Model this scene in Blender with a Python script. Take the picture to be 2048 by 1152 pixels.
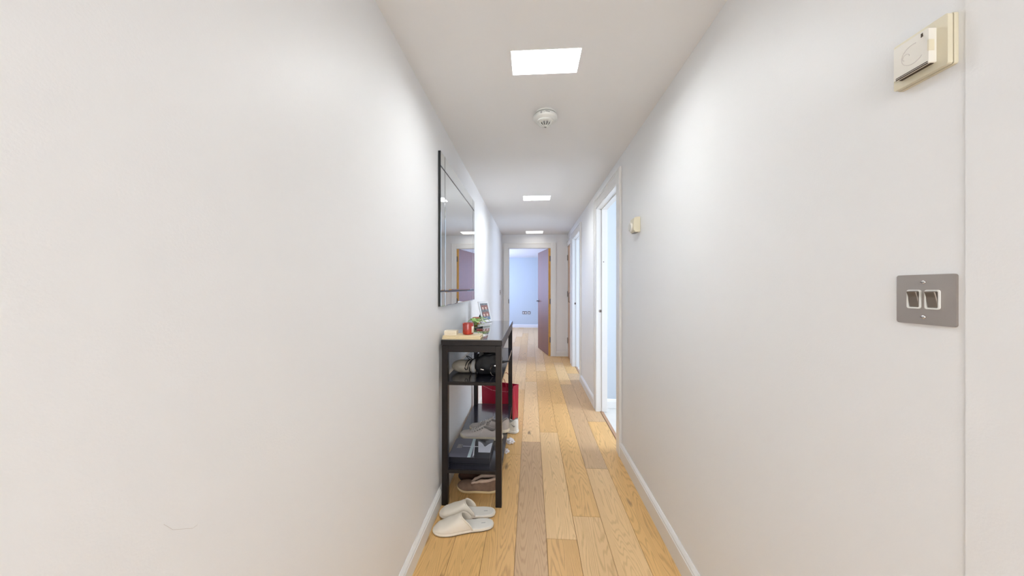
import bpy, bmesh, math, random
from mathutils import Vector, Matrix, noise
random.seed(7)
for o in list(bpy.data.objects): bpy.data.objects.remove(o)
S = bpy.context.scene
C = S.collection
pi = math.pi

# ------------------------------------------------------------ camera
F = 640.0
TH = math.atan(38 / F)
EYE = 1.27
cd = bpy.data.cameras.new('camera'); cam = bpy.data.objects.new('camera', cd); C.objects.link(cam)
cd.sensor_width = 36; cd.lens = F / 2048 * 36; cd.clip_start = 0.02
cam.location = (0, 0, EYE); cam.rotation_euler = (pi / 2, 0, TH)
S.camera = cam

# ------------------------------------------------------------ world, light, exposure
w = bpy.data.worlds.new('world'); S.world = w; w.use_nodes = True
w.node_tree.nodes['Background'].inputs[0].default_value = (0.62, 0.78, 1.0, 1)
w.node_tree.nodes['Background'].inputs[1].default_value = 1.0
S.view_settings.view_transform = 'Standard'; S.view_settings.look = 'None'
S.view_settings.gamma = 1; S.view_settings.use_curve_mapping = False
S.view_settings.exposure = 1.05
LAMP = 33.0          # strength of the ceiling light diffusers

def area(name, loc, rot, sx, sy, power, col):
    l = bpy.data.lights.new(name, 'AREA'); l.shape = 'RECTANGLE'; l.size = sx; l.size_y = sy
    l.energy = power; l.color = col
    o = bpy.data.objects.new(name, l); C.objects.link(o); o.location = loc; o.rotation_euler = rot
    return o
# daylight entering through the windows of the rooms off the corridor
area('daylight_bathroom', (2.70, 2.3, 1.5), (0, pi / 2, 0), 1.2, 1.3, 30, (0.80, 0.88, 1.0))
area('daylight_bedroom', (2.70, 4.6, 1.5), (0, pi / 2, 0), 1.2, 1.1, 30, (0.66, 0.79, 1.0))
area('daylight_end_room', (-1.85, 8.3, 1.45), (0, -pi / 2, 0), 1.5, 2.6, 60, (0.46, 0.58, 1.0))
# added fill behind the camera to brighten the near walls
area('fill_behind_camera', (0.1, -2.3, 1.35), (pi / 2, 0, 0), 1.0, 1.8, 17, (0.93, 0.96, 1.0))

# ------------------------------------------------------------ materials
def mat(name, col=(0.8, 0.8, 0.8), rough=0.5, metal=0.0, spec=0.5, coat=0.0, trans=0.0, ior=1.45,
        bump=0.0, bscale=200.0, var=0.0, vscale=8.0, emit=0.0, ecol=None, sub=0.0, stretch=None):
    m = bpy.data.materials.new(name); m.use_nodes = True
    nt = m.node_tree; b = nt.nodes['Principled BSDF']
    b.inputs['Base Color'].default_value = (*col, 1)
    b.inputs['Roughness'].default_value = rough
    b.inputs['Metallic'].default_value = metal
    b.inputs['Specular IOR Level'].default_value = spec
    b.inputs['Coat Weight'].default_value = coat; b.inputs['Coat Roughness'].default_value = 0.06
    b.inputs['Transmission Weight'].default_value = trans
    b.inputs['IOR'].default_value = ior
    if emit:
        b.inputs['Emission Color'].default_value = (*(ecol or col), 1)
        b.inputs['Emission Strength'].default_value = emit
    if bump or var:
        tc = nt.nodes.new('ShaderNodeTexCoord'); mp = nt.nodes.new('ShaderNodeMapping')
        nt.links.new(tc.outputs['Object'], mp.inputs['Vector'])
        if stretch: mp.inputs['Scale'].default_value = stretch
    if bump:
        n = nt.nodes.new('ShaderNodeTexNoise'); n.inputs['Scale'].default_value = bscale; n.inputs['Detail'].default_value = 3
        nt.links.new(mp.outputs[0], n.inputs['Vector'])
        bp = nt.nodes.new('ShaderNodeBump'); bp.inputs['Strength'].default_value = bump; bp.inputs['Distance'].default_value = 0.002
        nt.links.new(n.outputs['Fac'], bp.inputs['Height']); nt.links.new(bp.outputs[0], b.inputs['Normal'])
    if var:
        n2 = nt.nodes.new('ShaderNodeTexNoise'); n2.inputs['Scale'].default_value = vscale; n2.inputs['Detail'].default_value = 4
        nt.links.new(mp.outputs[0], n2.inputs['Vector'])
        r = nt.nodes.new('ShaderNodeValToRGB')
        r.color_ramp.elements[0].position = 0.3; r.color_ramp.elements[1].position = 0.7
        r.color_ramp.elements[0].color = (*[c * (1 - var) for c in col], 1)
        r.color_ramp.elements[1].color = (*[min(1, c * (1 + var)) for c in col], 1)
        nt.links.new(n2.outputs['Fac'], r.inputs[0]); nt.links.new(r.outputs[0], b.inputs['Base Color'])
    return m

def wood(name, light, dark, rough=0.4, sc=(9, 0.75, 9), knots=True, coat=0.0, randomize=0.12):
    m = bpy.data.materials.new(name); m.use_nodes = True
    nt = m.node_tree; N = nt.nodes.new; L = nt.links.new; b = nt.nodes['Principled BSDF']
    tc = N('ShaderNodeTexCoord'); oi = N('ShaderNodeObjectInfo')
    mul = N('ShaderNodeVectorMath'); mul.operation = 'SCALE'; mul.inputs['Scale'].default_value = 37.0
    cmb = N('ShaderNodeCombineXYZ'); L(oi.outputs['Random'], cmb.inputs[0]); L(oi.outputs['Random'], cmb.inputs[1]); L(oi.outputs['Random'], cmb.inputs[2])
    L(cmb.outputs[0], mul.inputs[0])
    add = N('ShaderNodeVectorMath'); add.operation = 'ADD'; L(tc.outputs['Object'], add.inputs[0]); L(mul.outputs[0], add.inputs[1])
    mp = N('ShaderNodeMapping'); mp.inputs['Scale'].default_value = sc; L(add.outputs[0], mp.inputs[0])
    # cathedral rings: contour lines of a stretched noise
    n1 = N('ShaderNodeTexNoise'); n1.inputs['Scale'].default_value = 0.9; n1.inputs['Detail'].default_value = 2.5; n1.inputs['Roughness'].default_value = 0.45
    L(mp.outputs[0], n1.inputs['Vector'])
    k = N('ShaderNodeMath'); k.operation = 'MULTIPLY'; k.inputs[1].default_value = 230; L(n1.outputs['Fac'], k.inputs[0])
    sn = N('ShaderNodeMath'); sn.operation = 'SINE'; L(k.outputs[0], sn.inputs[0])
    sm = N('ShaderNodeMapRange'); sm.inputs[1].default_value = -0.2; sm.inputs[2].default_value = 1.0; L(sn.outputs[0], sm.inputs[0])
    # fine pores
    mp2 = N('ShaderNodeMapping'); mp2.inputs['Scale'].default_value = (sc[0] * 22, sc[1] * 28, sc[2] * 22); L(add.outputs[0], mp2.inputs[0])
    n2 = N('ShaderNodeTexNoise'); n2.inputs['Scale'].default_value = 1.0; n2.inputs['Detail'].default_value = 4; L(mp2.outputs[0], n2.inputs['Vector'])
    n3 = N('ShaderNodeTexNoise'); n3.inputs['Scale'].default_value = 0.35; n3.inputs['Detail'].default_value = 3; L(mp.outputs[0], n3.inputs['Vector'])
    mx = N('ShaderNodeMath'); mx.operation = 'MULTIPLY'; L(sm.outputs[0], mx.inputs[0]); L(n2.outputs['Fac'], mx.inputs[1])
    pr = N('ShaderNodeMapRange'); pr.inputs[1].default_value = 0.1; pr.inputs[2].default_value = 0.75; pr.inputs[3].default_value = 0.0; pr.inputs[4].default_value = 0.52; L(mx.outputs[0], pr.inputs[0])
    a2 = N('ShaderNodeMath'); a2.operation = 'MULTIPLY_ADD'; a2.inputs[1].default_value = 0.55; L(n3.outputs['Fac'], a2.inputs[0]); L(pr.outputs[0], a2.inputs[2])
    rr = N('ShaderNodeMath'); rr.operation = 'MULTIPLY_ADD'; rr.inputs[1].default_value = randomize; L(oi.outputs['Random'], rr.inputs[0]); L(a2.outputs[0], rr.inputs[2])
    sb = N('ShaderNodeMath'); sb.operation = 'SUBTRACT'; sb.use_clamp = True; sb.inputs[1].default_value = 0.20 + randomize / 2; L(rr.outputs[0], sb.inputs[0])
    mixc = N('ShaderNodeMix'); mixc.data_type = 'RGBA'
    mixc.inputs[6].default_value = (*light, 1); mixc.inputs[7].default_value = (*dark, 1); L(sb.outputs[0], mixc.inputs[0])
    out = mixc.outputs[2]
    if knots:
        mp3 = N('ShaderNodeMapping'); mp3.inputs['Scale'].default_value = (6.5, 2.2, 6.5); L(add.outputs[0], mp3.inputs[0])
        ds = N('ShaderNodeTexNoise'); ds.inputs['Scale'].default_value = 4; L(mp3.outputs[0], ds.inputs['Vector'])
        dm = N('ShaderNodeVectorMath'); dm.operation = 'SCALE'; dm.inputs['Scale'].default_value = 0.14; L(ds.outputs['Color'], dm.inputs[0])
        da = N('ShaderNodeVectorMath'); da.operation = 'ADD'; L(mp3.outputs[0], da.inputs[0]); L(dm.outputs[0], da.inputs[1])
        v = N('ShaderNodeTexVoronoi'); v.inputs['Scale'].default_value = 1.0; L(da.outputs[0], v.inputs['Vector'])
        kr = N('ShaderNodeMapRange'); kr.inputs[1].default_value = 0.03; kr.inputs[2].default_value = 0.11; kr.inputs[3].default_value = 0.85; kr.inputs[4].default_value = 0.0
        L(v.outputs['Distance'], kr.inputs[0])
        sp = N('ShaderNodeSeparateColor'); L(v.outputs['Color'], sp.inputs[0])
        gt = N('ShaderNodeMath'); gt.operation = 'GREATER_THAN'; gt.inputs[1].default_value = 0.55; L(sp.outputs[0], gt.inputs[0])
        km = N('ShaderNodeMath'); km.operation = 'MULTIPLY'; L(kr.outputs[0], km.inputs[0]); L(gt.outputs[0], km.inputs[1])
        mk = N('ShaderNodeMix'); mk.data_type = 'RGBA'; L(km.outputs[0], mk.inputs[0]); L(out, mk.inputs[6]); mk.inputs[7].default_value = (0.12, 0.055, 0.022, 1)
        out = mk.outputs[2]
    L(out, b.inputs['Base Color'])
    b.inputs['Roughness'].default_value = rough; b.inputs['Coat Weight'].default_value = coat; b.inputs['Coat Roughness'].default_value = 0.12
    bp = N('ShaderNodeBump'); bp.inputs['Strength'].default_value = 0.15; bp.inputs['Distance'].default_value = 0.001; bp.invert = True
    L(pr.outputs[0], bp.inputs['Height']); L(bp.outputs[0], b.inputs['Normal'])
    return m

M = {}
M['wall'] = mat('wall_paint', (0.825, 0.82, 0.815), 0.46, bump=0.10, bscale=260, spec=0.5)
M['ceil'] = mat('ceiling_paint', (0.84, 0.835, 0.83), 0.8, spec=0.2)
M['trim'] = mat('gloss_white_woodwork', (0.80, 0.785, 0.755), 0.22)
M['roomwall'] = mat('room_paint', (0.52, 0.56, 0.60), 0.7)
M['endwall'] = mat('end_room_paint', (0.55, 0.61, 0.62), 0.7)
M['tile'] = mat('pale_floor_tile', (0.72, 0.70, 0.66), 0.35, var=0.04)
M['oak1'] = wood('oak_honey', (0.76, 0.47, 0.185), (0.34, 0.17, 0.055))
M['oak2'] = wood('oak_pale', (0.80, 0.54, 0.27), (0.40, 0.23, 0.09))
M['oak3'] = wood('oak_brown', (0.63, 0.42, 0.23), (0.33, 0.19, 0.09))
M['gap'] = mat('dark_joint_base', (0.10, 0.06, 0.03), 0.9)  # dark base seen through the plank joints
M['threshold'] = wood('threshold_oak', (0.45, 0.27, 0.16), (0.25, 0.13, 0.07), knots=False)
M['door_oak'] = wood('door_oak_veneer', (0.60, 0.36, 0.20), (0.36, 0.19, 0.10), 0.35, sc=(14, 14, 0.8), knots=False)
M['door_red'] = wood('door_cherry_veneer', (0.20, 0.065, 0.018), (0.11, 0.032, 0.010), 0.55, sc=(14, 14, 0.8), knots=False)
M['door_edge'] = wood('door_edge_lipping', (0.72, 0.40, 0.10), (0.50, 0.24, 0.06), 0.35, sc=(14, 14, 0.8), knots=False)
M['steel'] = mat('brushed_steel', (0.42, 0.38, 0.35), 0.38, metal=0.85, bump=0.05, bscale=60, stretch=(1, 1, 30))
M['steel_dark'] = mat('bronzed_steel', (0.30, 0.255, 0.22), 0.33, metal=0.9)
M['chrome'] = mat('polished_chrome', (0.75, 0.75, 0.75), 0.12, metal=1)
M['hinge'] = mat('hinge_steel', (0.20, 0.17, 0.15), 0.4, metal=0.8)
M['espresso'] = mat('espresso_lacquer', (0.011, 0.0075, 0.0070), 0.34, spec=0.35, coat=0.08, var=0.2, vscale=30, stretch=(1, 0.2, 1))
M['espresso_gloss'] = mat('espresso_shelf_gloss', (0.013, 0.013, 0.022), 0.17, coat=0.3, ior=1.9)
M['glass_top'] = mat('black_backed_glass', (0.03, 0.032, 0.036), 0.035, spec=0.5, coat=1.0, ior=2.6)
M['mirror'] = mat('mirror_silver', (0.86, 0.89, 0.89), 0.012, metal=1)
M['mirror_back'] = mat('mirror_black_edge', (0.015, 0.018, 0.018), 0.3)
M['cream_plastic'] = mat('aged_cream_plastic', (0.72, 0.66, 0.50), 0.28)
M['cream_plastic2'] = mat('aged_white_plastic', (0.80, 0.77, 0.70), 0.2)
M['white_plastic'] = mat('white_plastic', (0.78, 0.78, 0.74), 0.3)
M['slot'] = mat('dark_slot', (0.06, 0.04, 0.025), 0.7)
M['grey_ink'] = mat('grey_print', (0.25, 0.25, 0.24), 0.6)
M['emit'] = mat('light_diffuser', (1, 1, 1), 0.5, emit=LAMP, ecol=(0.93, 0.97, 1.0))
M['emit_dim'] = mat('light_diffuser_dimmer', (1, 1, 1), 0.5, emit=LAMP * 0.06, ecol=(1.0, 0.96, 0.90))
M['liner'] = mat('light_recess_liner', (0.88, 0.88, 0.87), 0.5)
M['terry'] = mat('cream_towelling', (0.86, 0.785, 0.67), 0.95, bump=0.9, bscale=700, spec=0.1)
M['footbed'] = mat('slipper_footbed', (0.80, 0.77, 0.71), 0.95, bump=0.6, bscale=600, spec=0.1)
M['dark_sole'] = mat('dark_slipper_sole', (0.05, 0.035, 0.03), 0.8)
M['suede'] = mat('brown_suede', (0.24, 0.155, 0.11), 0.95, bump=0.4, bscale=500, var=0.15, vscale=30, spec=0.1)
M['suede_shaded'] = mat('brown_suede_shaded', (0.07, 0.035, 0.025), 0.95, bump=0.4, bscale=500, spec=0.1)  # brown suede darkened to paint in the shade under the console
M['crepe'] = mat('crepe_sole', (0.76, 0.60, 0.34), 0.7)
M['fleece'] = mat('sheepskin_fleece', (0.62, 0.46, 0.36), 1.0, bump=1.0, bscale=350, spec=0.05)
M['knit'] = mat('pale_grey_knit', (0.55, 0.50, 0.47), 0.9, bump=0.7, bscale=900, spec=0.15)
M['knit_in'] = mat('grey_shoe_lining', (0.24, 0.235, 0.22), 0.95)
M['knit_sole'] = mat('cream_foam_sole', (0.78, 0.70, 0.55), 0.6)
M['lace'] = mat('white_lace', (0.74, 0.71, 0.68), 0.9)
M['eyelet'] = mat('dark_eyelet', (0.05, 0.045, 0.045), 0.8)  # dark discs beside the laces
M['wleather'] = mat('white_leather', (0.78, 0.77, 0.72), 0.4)
M['bag_red'] = mat('crimson_paper', (0.33, 0.003, 0.028), 0.38, coat=0.15)
M['bag_in'] = mat('crimson_paper_inner', (0.18, 0.004, 0.018), 0.6)
M['rope'] = mat('dark_red_rope', (0.25, 0.012, 0.02), 0.8, bump=0.5, bscale=400)
M['trimline'] = mat('pale_pink_ribbon', (0.75, 0.40, 0.42), 0.6)
M['black'] = mat('black_fabric', (0.008, 0.008, 0.010), 0.6, bump=0.4, bscale=300)
M['black_gloss'] = mat('black_gloss', (0.006, 0.006, 0.008), 0.12)
M['box_black'] = mat('black_card', (0.018, 0.018, 0.024), 0.22, coat=0.3)
M['box_slate'] = mat('slate_print', (0.075, 0.075, 0.11), 0.3, coat=0.3)
M['box_print'] = mat('silver_print', (0.66, 0.68, 0.76), 0.4)
M['box_stripe'] = mat('pale_teal_print', (0.50, 0.62, 0.66), 0.4)
M['pouch'] = mat('grey_taupe_cloth', (0.44, 0.39, 0.31), 0.36, bump=0.9, bscale=60, var=0.2, vscale=25)
M['pouch_band'] = mat('light_grey_webbing', (0.52, 0.51, 0.49), 0.8)
M['gold_box'] = mat('pale_gold_card', (0.76, 0.62, 0.38), 0.45)
M['cream_card'] = mat('cream_card', (0.82, 0.72, 0.56), 0.6)
M['paper'] = mat('white_paper', (0.82, 0.80, 0.78), 0.6)
M['red_glass'] = mat('red_glass', (0.40, 0.024, 0.010), 0.06, coat=1.0, var=0.25, vscale=14)
M['amber_glass'] = mat('amber_glass', (0.36, 0.095, 0.018), 0.06, coat=1.0, var=0.3, vscale=14)
M['wax'] = mat('candle_wax', (0.62, 0.22, 0.12), 0.6)
M['label'] = mat('cream_label', (0.85, 0.72, 0.60), 0.6)
M['leaf'] = mat('leaf_green', (0.36, 0.60, 0.18), 0.5, var=0.25, vscale=40)
M['leaf2'] = mat('leaf_lime', (0.60, 0.74, 0.33), 0.5, var=0.2, vscale=40)
M['frame_silver'] = mat('silver_white_frame', (0.72, 0.72, 0.74), 0.3, metal=0.2)
M['mount'] = mat('white_mount', (0.85, 0.85, 0.86), 0.5)
M['photo_bg'] = mat('photo_grey', (0.17, 0.19, 0.21), 0.3, var=0.35, vscale=60)
M['photo_warm'] = mat('photo_red_brown', (0.30, 0.135, 0.12), 0.3, var=0.3, vscale=120)
M['photo_pale'] = mat('photo_cream', (0.75, 0.60, 0.52), 0.3)
M['photo_blue'] = mat('photo_blue', (0.12, 0.19, 0.30), 0.3)
M['tissue'] = mat('white_tissue', (0.80, 0.76, 0.76), 0.9)
M['tissue_pink'] = mat('pinkish_brown_stain', (0.45, 0.20, 0.15), 0.9)
M['red_item'] = mat('dark_red_item', (0.28, 0.05, 0.04), 0.4)
M['winglass'] = mat('window_pane_glass', (0.9, 0.95, 1.0), 0.02, trans=1.0)
M['scuff'] = mat('faint_wall_scuff', (0.62, 0.57, 0.54), 0.6)

# ------------------------------------------------------------ mesh builder
class MB:
    def __init__(s): s.v = []; s.f = []; s.mi = []; s.cur = 0
    def add(s, vs, fs, mi=None):
        b = len(s.v); s.v += [tuple(x) for x in vs]
        for f in fs: s.f.append([i + b for i in f]); s.mi.append(s.cur if mi is None else mi)
        return s
    def box(s, x0, x1, y0, y1, z0, z1, mi=None):
        vs = [(x, y, z) for z in (z0, z1) for y in (y0, y1) for x in (x0, x1)]
        return s.add(vs, [(0, 2, 3, 1), (4, 5, 7, 6), (0, 1, 5, 4), (2, 6, 7, 3), (0, 4, 6, 2), (1, 3, 7, 5)], mi)
    def lathe(s, prof, n=32, c=(0, 0, 0), mi=None, axis='z'):
        vs = []; fs = []
        for r, z in prof:
            for k in range(n):
                a = 2 * pi * k / n; p = (r * math.cos(a), r * math.sin(a), z)
                if axis == 'x': p = (p[2], p[0], p[1])
                if axis == 'y': p = (p[0], p[2], p[1])
                vs.append((p[0] + c[0], p[1] + c[1], p[2] + c[2]))
        m = len(prof)
        for i in range(m - 1):
            for k in range(n):
                k2 = (k + 1) % n; fs.append((i * n + k, i * n + k2, (i + 1) * n + k2, (i + 1) * n + k))
        if prof[0][0] > 1e-6: fs.append(tuple(range(n - 1, -1, -1)))
        if prof[-1][0] > 1e-6: fs.append(tuple((m - 1) * n + k for k in range(n)))
        return s.add(vs, fs, mi)
    def prism(s, pts, z0, z1, mi=None, tf=None):
        n = len(pts); vs = [(x, y, z0) for x, y in pts] + [(x, y, z1) for x, y in pts]
        if tf: vs = [tf(p) for p in vs]
        fs = [tuple(range(n - 1, -1, -1)), tuple(range(n, 2 * n))] + [(i, (i + 1) % n, n + (i + 1) % n, n + i) for i in range(n)]
        return s.add(vs, fs, mi)
    def tube(s, path, r, n=8, closed=False, mi=None):
        P = [Vector(p) for p in path]; m = len(P); vs = []; fs = []; up = Vector((0.13, 0.21, 0.97)).normalized()
        for i, p in enumerate(P):
            a = P[(i - 1) % m] if (i or closed) else P[0]; b = P[(i + 1) % m] if (i < m - 1 or closed) else P[-1]
            t = (b - a)
            t = t.normalized() if t.length > 1e-9 else Vector((1, 0, 0))
            x = t.cross(up)
            if x.length < 1e-4: x = t.cross(Vector((1, 0, 0)))
            x.normalize(); y = t.cross(x).normalized(); up = -y if False else up
            rr = r[i] if isinstance(r, (list, tuple)) else r
            for k in range(n):
                q = 2 * pi * k / n; vs.append(p + x * math.cos(q) * rr + y * math.sin(q) * rr)
        for i in range(m if closed else m - 1):
            for k in range(n):
                k2 = (k + 1) % n; j = (i + 1) % m; fs.append((i * n + k, i * n + k2, j * n + k2, j * n + k))
        if not closed: fs += [tuple(range(n - 1, -1, -1)), tuple((m - 1) * n + k for k in range(n))]
        return s.add(vs, fs, mi)
    def build(s, name, m, parent=None, bevel=0, seg=2, smooth=False, loc=None, rot=None, subd=0, solid=0, merge=0, kind=None, offset=-1):
        me = bpy.data.meshes.new(name); me.from_pydata(s.v, [], s.f)
        ms = m if isinstance(m, (list, tuple)) else [m]
        for q in ms: me.materials.append(q)
        for p, i in zip(me.polygons, s.mi): p.material_index = min(i, len(ms) - 1)
        bm = bmesh.new(); bm.from_mesh(me)
        if merge: bmesh.ops.remove_doubles(bm, verts=bm.verts, dist=merge)
        bmesh.ops.recalc_face_normals(bm, faces=bm.faces)
        if bevel: bmesh.ops.bevel(bm, geom=bm.edges[:], offset=bevel, segments=seg, affect='EDGES', profile=0.5, clamp_overlap=True)
        bm.to_mesh(me); bm.free()
        if smooth:
            for p in me.polygons: p.use_smooth = True
        o = bpy.data.objects.new(name, me); C.objects.link(o)
        if loc: o.location = loc
        if rot: o.rotation_euler = rot
        if parent: o.parent = parent
        if solid:
            md = o.modifiers.new('solid', 'SOLIDIFY'); md.thickness = solid; md.offset = offset
        if subd:
            md = o.modifiers.new('subd', 'SUBSURF'); md.levels = subd; md.render_levels = subd
        if kind: o['kind'] = kind
        return o
def box(name, m, x0, x1, y0, y1, z0, z1, parent=None, bevel=0, seg=2, **k):
    return MB().box(x0, x1, y0, y1, z0, z1).build(name, m, parent, bevel, seg, **k)
def thing(name, label, cat, loc=(0, 0, 0), rz=0, group=None):
    o = bpy.data.objects.new(name, None); C.objects.link(o); o.empty_display_size = 0.05
    o.location = loc; o.rotation_euler = (0, 0, rz); o['label'] = label; o['category'] = cat
    if group: o['group'] = group
    return o
def tag(o, label, cat, group=None):
    o['label'] = label; o['category'] = cat
    if group: o['group'] = group
    return o
def struct(o): o['kind'] = 'structure'; return o
def sempty(name):
    o = bpy.data.objects.new(name, None); C.objects.link(o); o.empty_display_size = 0.05; o['kind'] = 'structure'; return o
def rrect(w, h, r, n=5, cx=0, cy=0):
    pts = []
    for (sx, sy, a0) in ((1, 1, 0), (-1, 1, pi / 2), (-1, -1, pi), (1, -1, 1.5 * pi)):
        for k in range(n + 1):
            a = a0 + pi / 2 * k / n
            pts.append((cx + sx * (w / 2 - r) + r * math.cos(a), cy + sy * (h / 2 - r) + r * math.sin(a)))
    return pts
def lerp(tab, t):
    for (a, va), (b, vb) in zip(tab, tab[1:]):
        if t <= b:
            u = (t - a) / (b - a) if b > a else 0
            return va + (vb - va) * max(0, min(1, u))
    return tab[-1][1]
def smooth_lerp(tab, t):
    for (a, va), (b, vb) in zip(tab, tab[1:]):
        if t <= b:
            u = max(0, min(1, (t - a) / (b - a))); u = u * u * (3 - 2 * u)
            return va + (vb - va) * u
    return tab[-1][1]

# slab with rectangular holes: cells (a,b) x thickness; map(a,b,t)->xyz
def holed(name, m, A, B, holes, t0, t1, fn, parent=None, kind='structure'):
    As = sorted(set([A[0], A[1]] + [x for h in holes for x in h[:2] if A[0] < x < A[1]]))
    Bs = sorted(set([B[0], B[1]] + [x for h in holes for x in h[2:] if B[0] < x < B[1]]))
    na, nb = len(As) - 1, len(Bs) - 1
    def solid(i, j):
        if i < 0 or j < 0 or i >= na or j >= nb: return False
        ca = (As[i] + As[i + 1]) / 2; cb = (Bs[j] + Bs[j + 1]) / 2
        return not any(h[0] < ca < h[1] and h[2] < cb < h[3] for h in holes)
    mb = MB()
    for i in range(na):
        for j in range(nb):
            if not solid(i, j): continue
            a0, a1, b0, b1 = As[i], As[i + 1], Bs[j], Bs[j + 1]
            for t in (t0, t1): mb.add([fn(a0, b0, t), fn(a1, b0, t), fn(a1, b1, t), fn(a0, b1, t)], [(0, 1, 2, 3)])
            for di, dj, p in ((-1, 0, ((a0, b0), (a0, b1))), (1, 0, ((a1, b0), (a1, b1))), (0, -1, ((a0, b0), (a1, b0))), (0, 1, ((a0, b1), (a1, b1)))):
                if not solid(i + di, j + dj):
                    (pa, pb), (qa, qb) = p
                    mb.add([fn(pa, pb, t0), fn(qa, qb, t0), fn(qa, qb, t1), fn(pa, pb, t1)], [(0, 1, 2, 3)])
    o = mb.build(name, m, parent, merge=1e-5)
    if kind: o['kind'] = kind
    return o

# ------------------------------------------------------------ room shell
XL, XR, CH = -0.54, 0.68, 2.267
YF, YB = 6.0, -2.4
WT = 0.10
D1 = (2.545, 3.34, 2.085)      # near side doorway  (y0,y1,height)
D2 = (4.46, 5.22, 2.06)
D3 = (5.50, 5.965, 2.03)
D4 = (-0.422, 0.366, 2.015)     # doorway in the far wall (x0,x1,height)
fx = lambda a, b, t: (t, a, b)
fy = lambda a, b, t: (a, t, b)
fz = lambda a, b, t: (a, b, t)
LIGHTS = [(-0.087, 0.213, 1.341, 1.497), (-0.087, 0.213, 3.475, 3.645), (-0.093, 0.217, 5.61, 5.868), (-0.087, 0.213, -0.80, -0.64)]
holed('wall_left', M['wall'], (YB, YF + WT), (0, CH), [], XL - WT, XL, fx)
holed('wall_right', M['wall'], (0.5415, YF + WT), (0, CH), [(D1[0], D1[1], -1, D1[2]), (D2[0], D2[1], -1, D2[2]), (D3[0], D3[1], -1, D3[2])], XR, XR + WT, fx)
holed('wall_right_near', M['wall'], (YB, 0.5415), (0, CH), [], XR - 0.002, XR + WT, fx)
holed('wall_far', M['wall'], (XL, XR), (0, CH), [(D4[0], D4[1], -1, D4[2])], YF, YF + WT, fy)
holed('wall_back', M['wall'], (XL - WT, XR + WT), (0, CH), [], YB - WT, YB, fy)
holed('ceiling', M['ceil'], (XL - WT, XR + WT), (YB - WT, YF + WT), LIGHTS, CH, CH + 0.02, fz)
struct(box('ceiling_void_cover', M['ceil'], XL - WT, XR + WT, YB - WT, YF + WT, CH + 0.09, CH + 0.11))

# end room
E0, E1, EX0, EX1 = YF + WT, 10.3, -2.0, 2.6
holed('wall_end_room_back', M['endwall'], (EX0, EX1), (0, CH), [], E1, E1 + 0.1, fy)
holed('wall_end_room_left', M['endwall'], (E0, E1), (0, CH), [(7.1, 9.5, 0.75, 2.1)], EX0 - 0.1, EX0, fx)
holed('wall_end_room_right', M['endwall'], (E0, E1), (0, CH), [], EX1, EX1 + 0.1, fx)
holed('wall_end_room_front', M['endwall'], (EX0, EX1), (0, CH), [(XL - 0.02, XR + 0.02, -1, 3)], E0 - 0.05, E0, fy)
holed('ceiling_end_room', M['ceil'], (EX0, EX1), (E0, E1), [], CH - 0.02, CH, fz)
def window(name, fn, a0, a1, b0, b1, t):
    w_ = sempty(name)
    fr = MB()
    def fb(p0, p1, q0, q1):
        c = [fn(a, b, tt) for a in (p0, p1) for b in (q0, q1) for tt in (t - 0.03, t + 0.03)]
        xs, ys, zs = zip(*c); fr.box(min(xs), max(xs), min(ys), max(ys), min(zs), max(zs))
    for p in ((a0, a0 + .05, b0, b1), (a1 - .05, a1, b0, b1), (a0 + .05, a1 - .05, b0, b0 + .05), (a0 + .05, a1 - .05, b1 - .05, b1), ((a0 + a1) / 2 - .025, (a0 + a1) / 2 + .025, b0 + .05, b1 - .05)): fb(*p)
    fr.build('window_frame', M['trim'], w_)
    m2 = MB(); m2.add([fn(a0 + .05, b0 + .05, t), fn(a1 - .05, b0 + .05, t), fn(a1 - .05, b1 - .05, t), fn(a0 + .05, b1 - .05, t)], [(0, 1, 2, 3)])
    m2.build('window_pane', M['winglass'], w_, solid=0.004)
window('window_1', fx, 7.1, 9.5, 0.75, 2.1, EX0 - 0.05)
# side rooms
def side_room(tagname, y0, y1, wy0, wy1, fl):
    x0, x1 = XR + WT, 2.8
    holed('wall_%s_far' % tagname, M['roomwall'], (x0, x1), (0, CH), [], y1, y1 + 0.08, fy)
    holed('wall_%s_near' % tagname, M['roomwall'], (x0, x1), (0, CH), [], y0 - 0.08, y0, fy)
    holed('wall_%s_outer' % tagname, M['roomwall'], (y0 - .08, y1 + .08), (0, CH), [(wy0, wy1, 0.9, 2.1)], x1, x1 + 0.1, fx)
    holed('ceiling_%s' % tagname, M['ceil'], (x0, x1), (y0, y1), [], CH - 0.02, CH, fz)
    struct(box('floor_%s' % tagname, fl, x0 - 0.035, x1, y0, y1, -0.02, -0.003))
    b = struct(skirt('baseboard_%s' % tagname, [(x0, y1), (x1, y1)], (0, -1), 0.095))
def skirt(name, line, nrm, h, th=0.017):
    # profile swept straight along the line
    (xa, ya), (xb, yb) = line
    prof = [(0, 0), (th, 0), (th, h - 0.024), (th - 0.003, h - 0.020), (th - 0.003, h - 0.014), (th - 0.006, h - 0.009), (0.004, h), (0, h)]
    vs = [(x + nrm[0] * d, y + nrm[1] * d, z) for x, y in ((xa, ya), (xb, yb)) for d, z in prof]
    n = len(prof)
    return MB().add(vs, [tuple(range(n)), tuple(range(2 * n - 1, n - 1, -1))] + [(i, (i + 1) % n, n + (i + 1) % n, n + i) for i in range(n)]).build(name, M['trim'])
side_room('side_room_near', 1.30, 3.45, 1.7, 2.9, M['tile'])
side_room('side_room_middle', 3.72, 5.32, 4.05, 5.1, M['tile'])
window('window_2', fx, 1.7, 2.9, 0.9, 2.1, 2.85)
window('window_3', fx, 4.05, 5.1, 0.9, 2.1, 2.85)
struct(skirt('baseboard_left', [(XL, YB), (XL, YF)], (1, 0), 0.095))
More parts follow.
